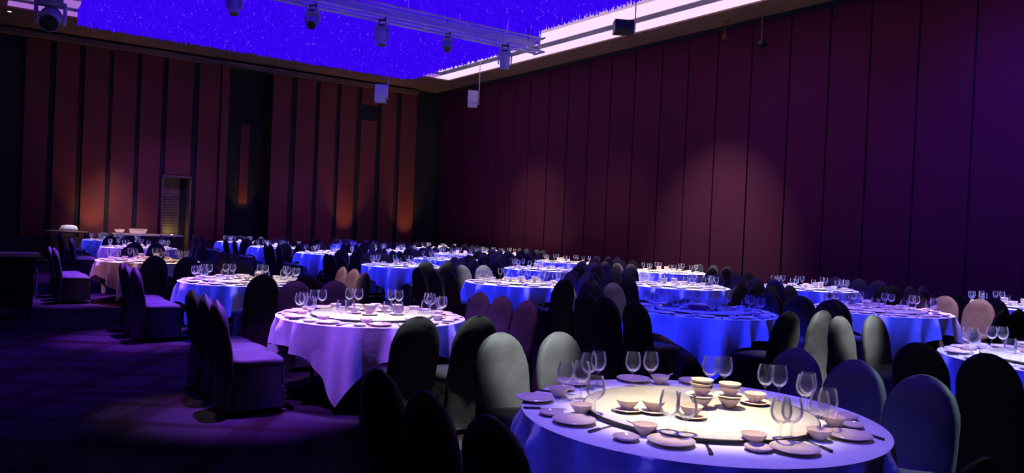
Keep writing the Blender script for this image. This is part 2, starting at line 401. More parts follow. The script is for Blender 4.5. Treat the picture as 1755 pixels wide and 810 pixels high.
def moving_head(loc, label, tilt, rz, sc=1.0):
    r = empty('moving_head_light', loc, rz); r.scale = (sc, sc, sc)
    link('base', MB().box(-0.19, -0.14, -0.14, 0.19, 0.14, 0).box(-0.15, -0.15, -0.12, 0.15, -0.14, -0.03).mesh('base'), M['grey'], parent=r)
    link('display', MB().box(-0.11, -0.155, -0.10, 0.09, -0.15, -0.045).mesh('display'), M['black'], parent=r)
    link('clamp', MB().tube((-0.1, 0, 0), (-0.1, 0, 0.22), 0.02).tube((0.1, 0, 0), (0.1, 0, 0.22), 0.02).box(-0.12, -0.02, 0.10, 0.12, 0.02, 0.16).mesh('clamp'), M['black'], parent=r)
    y = MB()
    for s in (-1, 1):
        y.loops([[(s * 0.20, -0.08, -0.17), (s * 0.25, -0.08, -0.17), (s * 0.25, 0.08, -0.17), (s * 0.20, 0.08, -0.17)],
                 [(s * 0.20, -0.09, -0.35), (s * 0.25, -0.09, -0.35), (s * 0.25, 0.09, -0.35), (s * 0.20, 0.09, -0.35)],
                 [(s * 0.20, -0.05, -0.52), (s * 0.24, -0.05, -0.52), (s * 0.24, 0.05, -0.52), (s * 0.20, 0.05, -0.52)]])
    y.box(-0.25, -0.1, -0.2, 0.25, 0.1, -0.14)
    link('yoke', y.mesh('yoke'), M['grey'], parent=r)
    h = link('head', MB().lathe([(0.0, 0.27), (0.10, 0.26), (0.165, 0.2), (0.18, 0.08), (0.175, -0.06), (0.16, -0.2), (0.165, -0.27)], 20).mesh('head', True, 0.6), M['grey'], (0, 0, -0.42), 0, r)
    rot_to(h, tilt, 0)
    link('lens', MB().lathe([(0.0, -0.275), (0.145, -0.275), (0.15, -0.28)], 20).mesh('lens'), M['black'], parent=h)
    return tag(r, label, 'spotlight', 'moving heads below the truss')


FACE = radians(-33)
moving_head((6.72, 18.04, 6.667), 'grey moving head light with dark lens tilted out, under the truss start', radians(-50), FACE, 0.70)
moving_head((8.53, 18.04, 6.652), 'grey moving head light pointing straight down below the middle of the truss', radians(-8), FACE, 0.78)
moving_head((10.44, 18.04, 6.682), 'smaller looking grey moving head with dark lens, third along the truss', radians(-50), FACE, 0.62)
moving_head((12.3, 18.04, 6.648), 'dark grey moving head light hanging down near the truss end', radians(6), FACE, 0.80)
moving_head((4.9, 18.04, 6.667), 'dim moving head light cut by the top edge of the photo', radians(-10), FACE, 0.70)
mh = moving_head((1.66, 22.0, 6.82), 'large dark moving head light beside the pink cove strips', radians(-60), radians(-10), 1.35)
pl = link('drop_pole', MB().tube((0, 0, 0.0), (0, 0, 0.888), 0.03).mesh('drop_pole'), M['black'], parent=mh)


def hung_box(name, loc, label, cat, size, rod_top, rz=0.0, body='grey', front='alu'):
    w, d, h = size
    r = empty(name, loc, rz)
    link('cabinet', MB().loops([[(-w / 2, -d / 2, 0), (w / 2, -d / 2 + 0.05, 0), (w / 2, d / 2, 0), (-w / 2, d / 2, 0)],
                                [(-w / 2, -d / 2 - 0.04, h * 0.3), (w / 2, -d / 2, h * 0.3), (w / 2, d / 2, h * 0.3), (-w / 2, d / 2, h * 0.3)],
                                [(-w / 2, -d / 2, h), (w / 2, -d / 2 + 0.05, h), (w / 2, d / 2, h), (-w / 2, d / 2, h)]]).mesh('cabinet'), M[body], parent=r)
    link('side_plate', MB().box(w / 2, -d / 2 + 0.07, h * 0.32, w / 2 + 0.015, d / 2 - 0.05, h * 0.95).mesh('side_plate'), M[front], parent=r)
    link('socket_panel', MB().box(w / 2, -d / 2 + 0.07, h * 0.06, w / 2 + 0.012, d / 2 - 0.05, h * 0.26).mesh('socket_panel'), M['black'], parent=r)
    link('hanging_rod', MB().tube((w / 2 + 0.05, 0, h * 0.15), (w / 2 + 0.05, 0, rod_top - loc[2]), 0.014).tube((w / 2, 0, h * 0.2), (w / 2 + 0.05, 0, h * 0.2), 0.02).mesh('hanging_rod'), M['grey'], parent=r)
    return tag(r, label, cat)


hung_box('hanging_loudspeaker', (15.0, 23.95, 5.98), 'violet lit loudspeaker on a thin rod near the room corner', 'speaker', (0.34, 0.30, 0.58), 8.02, FACE)
hung_box('hanging_loudspeaker', (12.35, 26.0, 6.02), 'blue lit loudspeaker hanging in front of the split wall panel', 'speaker', (0.40, 0.34, 0.64), 7.22, FACE)
hung_box('ceiling_projector', (13.35, 14.4, 6.62), 'black boxy projector hanging in front of the bright cove strip', 'projector', (0.48, 0.36, 0.32), 8.02, FACE, 'black', 'grey')
cm = empty('hanging_camera', (17.2, 13.2, 6.72))
link('camera_body', MB().lathe([(0.0, 0), (0.08, 0.03), (0.1, 0.1), (0.09, 0.18), (0, 0.2)], 14).box(0.02, -0.05, 0.08, 0.2, 0.05, 0.17).mesh('camera_body'), M['black'], parent=cm)
link('drop_rod', MB().tube((0, 0, 0.2), (0, 0, ZC - 6.72), 0.016).mesh('drop_rod'), M['soffit'], parent=cm)
tag(cm, 'small black ceiling camera on a long pale drop rod', 'camera')
bk = empty('hanging_bracket', (17.1, 14.35, 7.1))
link('bracket_arm', MB().tube((0, 0, 0.15), (0, 0, ZC - 7.1), 0.014).box(-0.12, -0.02, 0.5, 0.12, 0.02, 0.54).mesh('bracket_arm'), M['soffit'], parent=bk)
link('bracket_head', MB().lathe([(0, 0), (0.07, 0.02), (0.09, 0.1), (0.05, 0.18), (0, 0.19)], 12).mesh('bracket_head', True), M['panel_a'], parent=bk)
tag(bk, 'short brown ceiling bracket with a small round head', 'bracket')
for (x, y, lb) in ((1.08, 28.7, 'small lit recessed downlight beside the large moving head'), (3.9, 28.6, 'small lit recessed downlight where the brown soffit meets the blue'), (6.8, 28.8, 'small lit recessed downlight above the door')):
    dl = empty('recessed_downlight', (x, y, ZC - 0.012))
    link('trim_ring', MB().lathe([(0.05, 0.0), (0.075, 0.0), (0.075, 0.012), (0.05, 0.012)], 16, closed=True).mesh('trim_ring'), M['grey'], parent=dl)
    link('lamp_lens', MB().lathe([(0, 0.004), (0.05, 0.004), (0.05, 0.01), (0, 0.01)], 16).mesh('lamp_lens'), M['lamp'], parent=dl)
    tag(dl, lb, 'downlight')
    spot('downlight', (x, y, ZC - 0.03), (x, y + 0.6, 0), 60, WARM, 2.5)

# added uplights for the orange glow on the back wall, lamp inside the door recess
for (x, pw, tz) in ((3.82, 150, 3.6), (13.3, 210, 4.6), (16.17, 190, 4.4)):
    u = empty('added_uplight', (x, Y1 - 0.75, 0))
    link('can', MB().lathe([(0.07, 0), (0.09, 0.02), (0.09, 0.2), (0.075, 0.2), (0.07, 0.17), (0, 0.17)], 16).mesh('can'), M['black'], parent=u)
    link('lamp_lens', MB().lathe([(0, 0.172), (0.07, 0.172)], 16).mesh('lamp_lens'), M['lamp'], parent=u)
    tag(u, {3.82: 'added black can uplight at the foot of the orange lit panel by the door side', 13.3: 'added black can uplight at the foot of the amber lit panel beside the split panel',
            16.17: 'added black can uplight at the foot of the amber panel by the corner'}[x], 'uplight')
    spot('uplight', (x, Y1 - 0.75, 0.25), (x, Y1 + 0.05, tz), pw, (1.0, 0.55, 0.16), 2.2, 1.0, 0.05)
pt = bpy.data.lights.new('door_lamp', 'POINT'); pt.energy, pt.color, pt.shadow_soft_size = 5, (1.0, 0.8, 0.3), 0.05
po = bpy.data.objects.new('door_lamp', pt); COL.objects.link(po); po.location = (6.5, Y1 + 0.05, 1.0)
spot('niche_fill', (9.3, Y1 + 0.5, 1.2), (9.37, Y1 + 1.14, 3.0), 60, (1.0, 0.6, 0.3), 0.9)  # unseen lamp added to light the gap panel

# ------------------------------------------------------------------ chairs
def se(a, b, n, p, y0=0.0, z=0.0):
    out = []
    for i in range(n):
        t = 2 * pi * i / n; c, s = cos(t), sin(t)
        out.append((a * math.copysign(abs(c) ** p, c), y0 + b * math.copysign(abs(s) ** p, s), z))
    return out


def chair_parts(n=24):
    rnd = random.Random(11)
    # rounded back, one piece from the floor hem to the domed top
    L = []
    zs = [0.045, 0.16, 0.30, 0.42, 0.5, 0.58, 0.66, 0.72, 0.775, 0.82, 0.858, 0.89, 0.915, 0.933, 0.945, 0.951]
    for z in zs:
        if z > 0.66:
            q = (z - 0.66) / 0.293; w = 0.226 * max(0.0, 1 - q ** 2.15) ** 0.5
        else:
            w = 0.226 + 0.012 * (0.66 - z)
        t = 0.044 if z > 0.42 else 0.044 + 0.02 * (0.42 - z)
        if z > 0.85: t *= max(0.25, 1 - ((z - 0.85) / 0.105) ** 2.2)
        y = -0.235 - (z - 0.42) * 0.17 if z > 0.42 else -0.235 - (0.42 - z) * 0.06
        lp = se(max(w, 0.02), t, n, 0.62, y, z)
        lp = [(p[0] + (rnd.random() - 0.5) * 0.004, p[1] + 0.012 * sin(z * 23 + p[0] * 9) * (1 if z < 0.5 else 0.25), p[2]) for p in lp]
        L.append(lp)
    back = MB().loops(L)
    # padded seat
    L = []
    for (z, k) in ((0.40, 0.97), (0.425, 1.0), (0.45, 0.99), (0.468, 0.93), (0.478, 0.80), (0.482, 0.5), (0.483, 0.15)):
        lp = se(0.235 * k, 0.225 * k, n, 0.42, 0.005, z)
        L.append([(p[0], p[1], p[2] + 0.004 * sin(p[1] * 22)) for p in lp])
    seat = MB().loops(L)
    # skirt falling to the floor
    L = []
    for z in (0.055, 0.14, 0.24, 0.33, 0.40):
        lp = se(0.232 + 0.04 * (0.40 - z), 0.222 + 0.04 * (0.40 - z), n, 0.34, 0.005, z)
        L.append([(p[0] * (1 + 0.02 * sin(atan2(p[1], p[0]) * 9) * (0.4 - z) / 0.35), p[1] * (1 + 0.02 * cos(atan2(p[1], p[0]) * 7) * (0.4 - z) / 0.35), z) for p in lp])
    skirt = MB().loops(L, False, False)
    for q in (back, seat, skirt):
        q.v = [(p[0] * 0.955, p[1], p[2]) for p in q.v]
    leg = MB().lathe([(0.013, 0.0), (0.014, 0.02), (0.012, 0.40)], 8)
    return back, seat, skirt, leg


back_mb, seat_mb, skirt_mb, leg_mb = chair_parts()
CH = dict(back=back_mb.mesh('backrest', True, 0.9), seat=seat_mb.mesh('seat', True, 0.9), skirt=skirt_mb.mesh('skirt', True), leg=leg_mb.mesh('leg', True, 0.8))
b_, s_, k_, _ = chair_parts(16)
whole = MB(); [whole.add(q.v, q.f) for q in (b_, s_, k_)]
CH['whole'] = whole.mesh('covered_chair', True, 0.9)
for k in ('back', 'seat', 'skirt', 'whole'): CH[k].materials.append(M['cover'])
CH['leg'].materials.append(M['black'])


def make_chair(x, y, rz, near):
    """x, y is where the top of the back is; the chair faces along +Y turned by rz"""
    px, py = x - 0.32 * sin(rz), y + 0.32 * cos(rz)
    if not near:
        return link('banquet_chair', CH['whole'], None, (px, py, 0), rz)
    r = empty('banquet_chair', (px, py, 0), rz)
    link('backrest', CH['back'], None, parent=r); link('seat', CH['seat'], None, parent=r); link('skirt', CH['skirt'], None, parent=r)
    for sx in (-1, 1):
        for sy in (-0.23, 0.19):
            link('leg', CH['leg'], None, (sx * 0.2, sy, 0), 0, r)
    return r


PATTERN = [(-1.50, 0.75, 0), (-1.52, 0.27, 0), (-1.51, -0.21, 0), (-0.39, -1.70, 1), (0.08, -1.72, 1),
           (1.39, 0.28, 2), (1.40, -0.19, 2), (1.37, -0.67, 2), (-0.10, 1.68, 3), (0.36, 1.70, 3)]
RZ = {0: -pi / 2, 1: 0.0, 2: pi / 2, 3: pi}
EXACT = {
 'A1': [(1.69, 3.44, 0), (1.65, 2.90, 0), (1.66, 2.42, 0), (2.86, 1.21, 1), (3.36, 1.02, 1), (4.54, 3.08, 2), (4.49, 2.63, 2), (4.37, 2.16, 2), (3.02, 4.34, 3), (3.45, 4.24, 3)],
 'A2': [(1.81, 7.71, 0), (1.82, 7.27, 0), (1.79, 6.77, 0), (2.92, 5.31, 1), (3.42, 5.23, 1), (4.69, 7.15, 2), (4.67, 6.69, 2), (4.64, 6.21, 2), (3.18, 8.75, 3), (3.66, 8.75, 3)],
 'A3': [(1.87, 12.0, 0), (1.85, 11.5, 0), (1.87, 11.0, 0), (3.12, 9.72, 1), (3.64, 9.6, 1), (4.92, 11.45, 2), (4.87, 10.9, 2), (4.7, 10.15, 2), (3.2, 12.8, 3), (3.78, 12.9, 3)],
 'A4': [(1.40, 16.92, 0), (1.43, 16.4, 0), (1.41, 15.9, 0), (2.68, 14.0, 1), (3.17, 13.85, 1), (4.4, 16.3, 2), (4.36, 15.8, 2), (4.35, 15.3, 2), (2.9, 17.75, 3), (3.4, 17.7, 3)],
 'B1': [(5.79, 2.92, 0), (5.75, 2.43, 0), (5.76, 1.9, 0), (7.2, 0.95, 1), (7.7, 0.9, 1), (6.98, 4.30, 3), (7.5, 4.25, 3)],
 'B2': [(6.03, 6.95, 0), (5.86, 6.42, 0), (5.86, 5.95, 0), (6.82, 4.75, 1), (7.36, 4.72, 1), (8.85, 6.5, 2), (8.84, 6.0, 2), (8.8, 5.55, 2), (7.2, 8.15, 3), (7.62, 8.2, 3)],
}
CHAIRS = {}
PLACED = []


def room_for(x, y, rz, s, cx, cy):
    """slide a chair towards its table until it stands clear of the others; None when there is no room"""
    for step in (0, 0.06, 0.12, 0.18, 0.24, 0.30):
        X_, Y_ = x - step * math.copysign(1, x - cx) * (s in (0, 2)), y - step * math.copysign(1, y - cy) * (s in (1, 3))
        qx, qy = X_ - 0.27 * sin(rz), Y_ + 0.27 * cos(rz)
        ok = True
        for (ox, oy, os_) in PLACED:
            a, b = abs(qx - ox), abs(qy - oy)
            if s % 2 == os_ % 2: lx, ly = ((0.62, 0.43) if s % 2 == 0 else (0.43, 0.62))
            else: lx, ly = 0.55, 0.55
            if a < lx and b < ly: ok = False; break
        if ok:
            PLACED.append((qx, qy, s)); return X_, Y_
    return None


for k, (cx, cy) in TABLES.items():
    dep = Vector((cx, cy, 0)).dot(YH)
    rnd = random.Random(k)
    pts = EXACT.get(k) or [(cx + a + rnd.uniform(-1, 1) * (0.06 if s % 2 == 0 else 0.012), cy + b + rnd.uniform(-1, 1) * (0.012 if s % 2 == 0 else 0.06), s) for a, b, s in PATTERN]
    lst = []
    if k in EXACT: PLACED += [(x - 0.27 * sin(RZ[s]), y + 0.27 * cos(RZ[s]), s) for (x, y, s) in pts]
    for (x, y, s) in pts:
        if x > 17.2: continue
        if k not in EXACT:
            q = room_for(x, y, RZ[s], s, cx, cy)
            if q is None: continue
            x, y = q
        rz = RZ[s] + rnd.uniform(-0.05, 0.05) - (0.06 if s == 2 and k == 'A1' else 0)
        lst.append(make_chair(x, y, rz, dep < 13.5))
    CHAIRS[k] = lst

# ------------------------------------------------------------------ tables and cloths
def cloth_mesh(seed):
    rnd = random.Random(seed); n = 200; R = 0.9; hs = 1.12
    ph = [rnd.random() * 6.3 for _ in range(6)]
    L = []
    for r in (0.15, 0.4, 0.62, 0.78, 0.86, 0.892):
        L.append([(r * cos(2 * pi * i / n), r * sin(2 * pi * i / n), 0.752) for i in range(n)])
    steps = [0.0, 0.02, 0.06, 0.13, 0.22, 0.33, 0.45, 0.58, 0.72, 0.86, 1.0]
    for j, t in enumerate(steps):
        lp = []
        for i in range(n):
            a = 2 * pi * i / n
            edge = hs / max(abs(cos(a)), abs(sin(a)))
            drop = min(max(edge - R, 0.05), 0.735) + 0.01 * sin(5 * a + ph[0])
            drop = min(drop, 0.738)
            d = drop * t
            cor = abs(sin(2 * a)) ** 1.5                      # 1 at the hanging corners
            u = 8 * a + ph[1] + 0.9 * cos(3 * a + ph[4]) + 0.5 * cos(5 * a + ph[5])
            rip = 0.9 * (1.25 - 2.2 * abs(sin(u)) ** 0.8) + 0.45 * cos(9 * a + ph[2]) + 0.25 * cos(25 * a + ph[3])
            out = R + 0.006 + d * (0.10 + 0.02 * cos(4 * a)) + (0.030 * min(1, 3 * t) + d * (0.06 + 0.12 * cor)) * rip
            out -= 0.10 * cor * d * d
            out = max(out, R + 0.004 - 0.35 * d * d)
            z = 0.748 - d if j else 0.751
            lp.append((out * cos(a), out * sin(a), z))
        L.append(lp)
    mb = MB().loops(L[::-1], False, True)
    return mb.mesh('tablecloth', True, 1.2)


CL = [cloth_mesh(s) for s in (1, 2, 3)]
for q in CL: q.materials.append(M['white_cloth'])
tb = MB().lathe([(0.0, 0.72), (0.88, 0.72), (0.885, 0.735), (0.88, 0.75), (0, 0.75)], 48)
TOP = tb.mesh('tabletop', True, 0.6)
LEGM = MB().tube((0, 0, 0), (0, 0, 0.72), 0.018).mesh('leg', True, 0.6)
FRAME = MB().box(-0.5, -0.02, 0.66, 0.5, 0.02, 0.72).box(-0.02, -0.5, 0.66, 0.02, 0.5, 0.72).mesh('apron')
al = MB(); al.add(tb.v, tb.f)
for sx in (-1, 1):
    for sy in (-1, 1): al.tube((sx * 0.42, sy * 0.42, 0), (sx * 0.42, sy * 0.42, 0.72), 0.018)
WHOLE_T = al.mesh('round_table', True, 0.6)

ORD = ['', 'first', 'second', 'third', 'fourth', 'fifth', 'sixth', 'seventh', 'eighth', 'ninth', 'tenth', 'eleventh', 'twelfth', 'thirteenth', 'fourteenth', 'fifteenth', 'sixteenth', 'seventeenth', 'eighteenth', 'nineteenth', 'twentieth']
ORD += ['twenty-' + ORD[i] for i in range(1, 10)] + ['thirtieth'] + ['thirty-' + ORD[i] for i in range(1, 10)]
ROWN = {'A': 'aisle row', 'B': 'second row', 'C': 'third row', 'D': 'wall row'}
TN = {k: f'{ORD[int(k[1])]} table of the {ROWN[k[0]]}' for k in TABLES}
SKIRT = {'A': 'white', 'B': 'white', 'C': 'white', 'D': 'white'}
ITEMS = []          # (kind, table, object) for labels


def add_item(kind, tk, o, group=None):
    ITEMS.append((kind, tk, o)); return o


for k, (cx, cy) in TABLES.items():
    rnd = random.Random(k + 'c')
    c = link('tablecloth', CL[rnd.randrange(3) if k not in ('A1', 'A2') else (0 if k == 'A1' else 1)], None, (cx, cy, 0), rnd.uniform(-0.08, 0.08) + rnd.randrange(4) * pi / 2)
    look = {'A1': 'large white cloth with hanging corners draped over the', 'A4': 'pinkish lit white cloth draped over the', 'B2': 'deep blue lit white cloth draped over the'}.get(k, 'white cloth with hanging corners, draped over the')
    tag(c, f'{look} {TN[k]}', 'tablecloth', 'white tablecloths on the round tables')
    if Vector((cx, cy, 0)).dot(YH) < 9:
        t = empty('round_table', (cx, cy, 0))
        link('tabletop', TOP, M['wood'], parent=t); link('apron', FRAME, M['black'], parent=t)
        for sx in (-1, 1):
            for sy in (-1, 1): link('leg', LEGM, M['black'], (sx * 0.42, sy * 0.42, 0), 0, t)
    else:
        t = link('round_table', WHOLE_T, M['wood'], (cx, cy, 0))
    tag(t, f'round banquet table hidden under its cloth, {TN[k]}', 'table', 'round banquet tables')

# ------------------------------------------------------------------ tableware
GLASS = MB().lathe([(0.0, 0.0), (0.034, 0.0), (0.035, 0.002), (0.022, 0.006), (0.006, 0.012), (0.0042, 0.03), (0.004, 0.075), (0.006, 0.086), (0.022, 0.094), (0.037, 0.108), (0.0455, 0.128), (0.0475, 0.145), (0.045, 0.168), (0.039, 0.193), (0.036, 0.205),
                    (0.035, 0.205), (0.038, 0.19), (0.044, 0.168), (0.0463, 0.145), (0.0443, 0.129), (0.036, 0.110), (0.021, 0.097), (0.0, 0.092)], 24).mesh('wine_glass', True, 1.0)
GLASSL = MB().lathe([(0.034, 0.0), (0.022, 0.006), (0.005, 0.014), (0.005, 0.08), (0.02, 0.097), (0.041, 0.132), (0.042, 0.165), (0.0335, 0.205)], 10)
GLASSL.f.pop()
GLASSM = GLASSL.mesh('wine_glass', True, 1.0)
PLATE = MB().lathe([(0.0, 0.0), (0.06, 0.0), (0.063, 0.004), (0.085, 0.010), (0.104, 0.018), (0.106, 0.020), (0.103, 0.022), (0.085, 0.015), (0.062, 0.009), (0, 0.008)], 36).mesh('dinner_plate', True, 0.9)
PLATES_ = MB().lathe([(0.0, 0.0), (0.06, 0.0), (0.105, 0.019), (0.103, 0.022), (0.062, 0.009), (0, 0.008)], 18).mesh('dinner_plate', True, 0.9)
BOWL = MB().lathe([(0.0, 0.0), (0.024, 0.0), (0.026, 0.006), (0.040, 0.020), (0.052, 0.038), (0.058, 0.050), (0.056, 0.051), (0.049, 0.038), (0.037, 0.021), (0.02, 0.010), (0, 0.009)], 28).mesh('soup_bowl', True, 0.9)
BOWLS_ = MB().lathe([(0.0, 0.0), (0.026, 0.0), (0.042, 0.022), (0.058, 0.050), (0.055, 0.050), (0.037, 0.021), (0, 0.009)], 14).mesh('soup_bowl', True, 0.9)
DISH = MB().lathe([(0.0, 0.0), (0.035, 0.0), (0.055, 0.010), (0.062, 0.018), (0.060, 0.020), (0.050, 0.012), (0.03, 0.006), (0, 0.006)], 26).mesh('side_dish', True, 0.9)
SAUCER = MB().lathe([(0.0, 0.0), (0.045, 0.0), (0.075, 0.012), (0.08, 0.016), (0.077, 0.018), (0.045, 0.006), (0, 0.006)], 28).mesh('serving_saucer', True, 0.9)
for q in (PLATE, PLATES_, BOWL, BOWLS_, DISH, SAUCER): q.materials.append(M['china'])
GLASS.materials.append(M['glass']); GLASSM.materials.append(M['glass'])
S_TOP = MB().lathe([(0.0, 0.012), (0.572, 0.012), (0.582, 0.015), (0.582, 0.022), (0.575, 0.025), (0.0, 0.025)], 64).mesh('glass_top', True, 0.6)
S_RIM = MB().lathe([(0.5825, 0.010), (0.588, 0.012), (0.588, 0.022), (0.5825, 0.0245)], 64, closed=True).mesh('dark_rim', True, 0.6)
S_BASE = MB().lathe([(0.16, 0.0), (0.17, 0.004), (0.15, 0.012)], 32).mesh('turntable_base', True, 0.6)
TZ = 0.753


def susan(k, cx, cy):
    r = empty('lazy_susan', (cx, cy, TZ))
    link('glass_top', S_TOP, M['susan'], parent=r); link('dark_rim', S_RIM, M['black'], parent=r); link('turntable_base', S_BASE, M['black'], parent=r)
    tag(r, f'round glass lazy susan with dark rim on the {TN[k]}', 'lazy susan', 'glass lazy susans')


def knife(k, x, y, rz):
    r = empty('table_knife', (x, y, TZ), rz)
    b = [[(-0.115, -0.006, z), (-0.02, -0.009, z), (0.02, -0.005, z), (0.02, 0.006, z), (-0.10, 0.006, z)] for z in (0.001, 0.0035)]
    link('blade', MB().loops(b).mesh('blade'), M['steel'], parent=r)
    link('handle', MB().loops([[(0.02, -0.007, z), (0.10, -0.009, z), (0.108, 0, z), (0.10, 0.009, z), (0.02, 0.007, z)] for z in (0.0, 0.009)]).mesh('handle'), M['black'], parent=r)
    add_item('knife', k, r)


def spoon(k, x, y, z, rz):
    r = link('soup_spoon', MB().loops([[(-0.015 + 0.02 * cos(t), 0.016 * sin(t), zz) for t in [i * 2 * pi / 12 for i in range(12)]] for zz in (0.0, 0.006)]).loops([[(0.0, -0.005, 0.004), (0.0, 0.005, 0.004), (0.0, 0.005, 0.009), (0.0, -0.005, 0.009)], [(0.085, -0.005, 0.038), (0.085, 0.005, 0.038), (0.085, 0.005, 0.043), (0.085, -0.005, 0.043)]]).mesh('soup_spoon'), M['china'], (x, y, z), rz)
    add_item('spoon', k, r)


# first table of the aisle row, laid piece by piece
cx, cy = TABLES['A1']
susan('A1', cx, cy)
PL = [(2.520, 3.279), (2.404, 2.813), (2.555, 2.337), (2.963, 2.003), (3.409, 2.023), (3.731, 2.289), (3.422, 3.459), (2.995, 3.53), (3.743, 3.245)]
BO = [(2.70, 3.30), (2.553, 2.935), (2.562, 2.503), (2.894, 2.163), (3.244, 2.072), (3.550, 2.19), (3.52, 3.33)]
DI = [(2.40, 2.985), (2.42, 2.475), (2.83, 2.09), (3.62, 2.14), (2.84, 3.42)]
GB = [(2.683, 3.224), (2.773, 3.199), (2.560, 2.845), (3.290, 3.335), (3.403, 3.30), (2.645, 2.438), (2.685, 2.372), (3.020, 2.118), (3.075, 2.10), (3.33, 2.13), (3.43, 2.15), (3.0, 3.40), (3.10, 3.43), (3.64, 3.05), (3.71, 3.0), (3.72, 2.72), (3.76, 2.66), (3.66, 2.43), (3.73, 2.46)]
for x, y in PL:
    add_item('plate', 'A1', link('dinner_plate', PLATE, None, (x, y, TZ)))
for i, (x, y) in enumerate(BO):
    add_item('bowl', 'A1', link('soup_bowl', BOWL, None, (x, y, TZ)))
    if i in (0, 2, 5, 6): spoon('A1', x, y, TZ + 0.02, (2.2, 2.5, 0.4, -0.3)[(0, 2, 5, 6).index(i)])
for x, y in DI:
    add_item('dish', 'A1', link('side_dish', DISH, None, (x, y, TZ)))
for x, y in GB:
    add_item('glass', 'A1', link('wine_glass', GLASS, None, (x, y, TZ)))
for (a, c) in (((2.355, 3.158), (2.544, 3.044)), ((2.311, 2.636), (2.590, 2.697)), ((2.542, 2.094), (2.761, 2.329)), ((3.10, 1.906), (3.188, 2.119)), ((3.539, 1.968), (3.565, 2.071)), ((2.698, 3.466), (2.8, 3.30))):
    knife('A1', (a[0] + c[0]) / 2, (a[1] + c[1]) / 2, atan2(a[1] - c[1], a[0] - c[0]))
SZ = TZ + 0.0255
for (x, y) in ((2.732, 2.797), (2.835, 2.720), (2.93, 2.56)):
    add_item('saucer', 'A1', link('serving_saucer', SAUCER, None, (x, y, SZ)))
    add_item('bowl', 'A1', link('soup_bowl', BOWL, None, (x, y, SZ + 0.010)))
for (x, y, nb) in ((3.16, 2.70, 4), (3.30, 2.63, 3)):
    z = SZ
    for i in range(nb):
        if i == 1:
            add_item('saucer', 'A1', link('serving_saucer', SAUCER, None, (x, y, z + 0.032))); z += 0.041
        add_item('bowl', 'A1', link('soup_bowl', BOWL, None, (x + 0.004 * (i % 2), y, z))); z += 0.018
add_item('saucer', 'A1', link('serving_saucer', SAUCER, None, (3.50, 2.62, SZ)))
add_item('bowl', 'A1', link('soup_bowl', BOWL, None, (3.50, 2.62, SZ + 0.010)))

# the other tables: a setting before each chair
STACKS = []
for k, (cx, cy) in TABLES.items():
    if k == 'A1': continue
    dep = Vector((cx, cy, 0)).dot(YH)
    near = dep < 12
    rnd = random.Random(k + 't')
    susan(k, cx, cy)
    ns = 10 if dep < 19 else 7
    a0 = rnd.random()
    for i in range(ns):
        a = a0 + 2 * pi * i / ns + rnd.uniform(-.06, .06)
        P = lambda r, d: (cx + r * cos(a) - d * sin(a), cy + r * sin(a) + d * cos(a), TZ)
        if abs(k.find('x')) and dep < 26:
            add_item('plate', k, link('dinner_plate', PLATE if near else PLATES_, None, P(0.755, 0)))
        add_item('bowl', k, link('soup_bowl', BOWL if near else BOWLS_, None, P(0.655, -0.115)))
        add_item('glass', k, link('wine_glass', GLASS if near else GLASSM, None, P(0.655, 0.07)))
        if i % 3 != 2 or dep < 12:
            add_item('glass', k, link('wine_glass', GLASS if near else GLASSM, None, P(0.665, 0.165)))
        if dep < 12:
            add_item('dish', k, link('side_dish', DISH, None, P(0.77, -0.18)))
            q = P(0.76, 0.165); knife(k, q[0], q[1], a)
    for j in range(5 if dep < 22 else 3):
        n0 = len(ITEMS)
        a = a0 * 7 + j * 1.3; r = 0.18 + 0.08 * (j % 2)
        x, y = cx + r * cos(a), cy + r * sin(a)
        add_item('saucer', k, link('serving_saucer', SAUCER, None, (x, y, SZ)))
        add_item('bowl', k, link('soup_bowl', BOWL if near else BOWLS_, None, (x, y, SZ + 0.010)))
        if j < 2:
            add_item('bowl', k, link('soup_bowl', BOWL if near else BOWLS_, None, (x, y, SZ + 0.030)))
            add_item('bowl', k, link('soup_bowl', BOWL if near else BOWLS_, None, (x, y, SZ + 0.050)))
        STACKS.append([o for _, _, o in ITEMS[n0:]])

# dark folded napkin and maroon menu box on the unlit blue table
x, y = TABLES['B2']
nk = link('folded_napkin', MB().add([(-0.17, -0.08, 0), (0.17, -0.08, 0), (0.17, 0.08, 0), (-0.17, 0.08, 0), (-0.05, 0, 0.07), (0.16, 0, 0.11)], [(0, 3, 2, 1), (0, 1, 5, 4), (2, 3, 4, 5), (1, 2, 5), (3, 0, 4)]).mesh('folded_napkin'), M['black'], (x - 0.15, y + 0.3, SZ), radians(-35))
tag(nk, 'dark folded napkin standing like a tent on the first blue lit table', 'napkin')
mb_ = link('menu_box', MB().loops([[(-0.16, -0.09, 0), (0.16, -0.09, 0), (0.16, 0.09, 0), (-0.16, 0.09, 0)], [(-0.15, -0.08, 0.06), (0.15, -0.08, 0.06), (0.15, 0.08, 0.06), (-0.15, 0.08, 0.06)]]).mesh('menu_box'), M['maroon'], (x - 0.12, y - 0.1, SZ), radians(-35))
tag(mb_, 'flat maroon box lying in front of the dark napkin', 'box')
x, y = TABLES['C4']
bx = empty('tablet_stand', (x - 1.6, y - 1.9, 0), radians(-30))

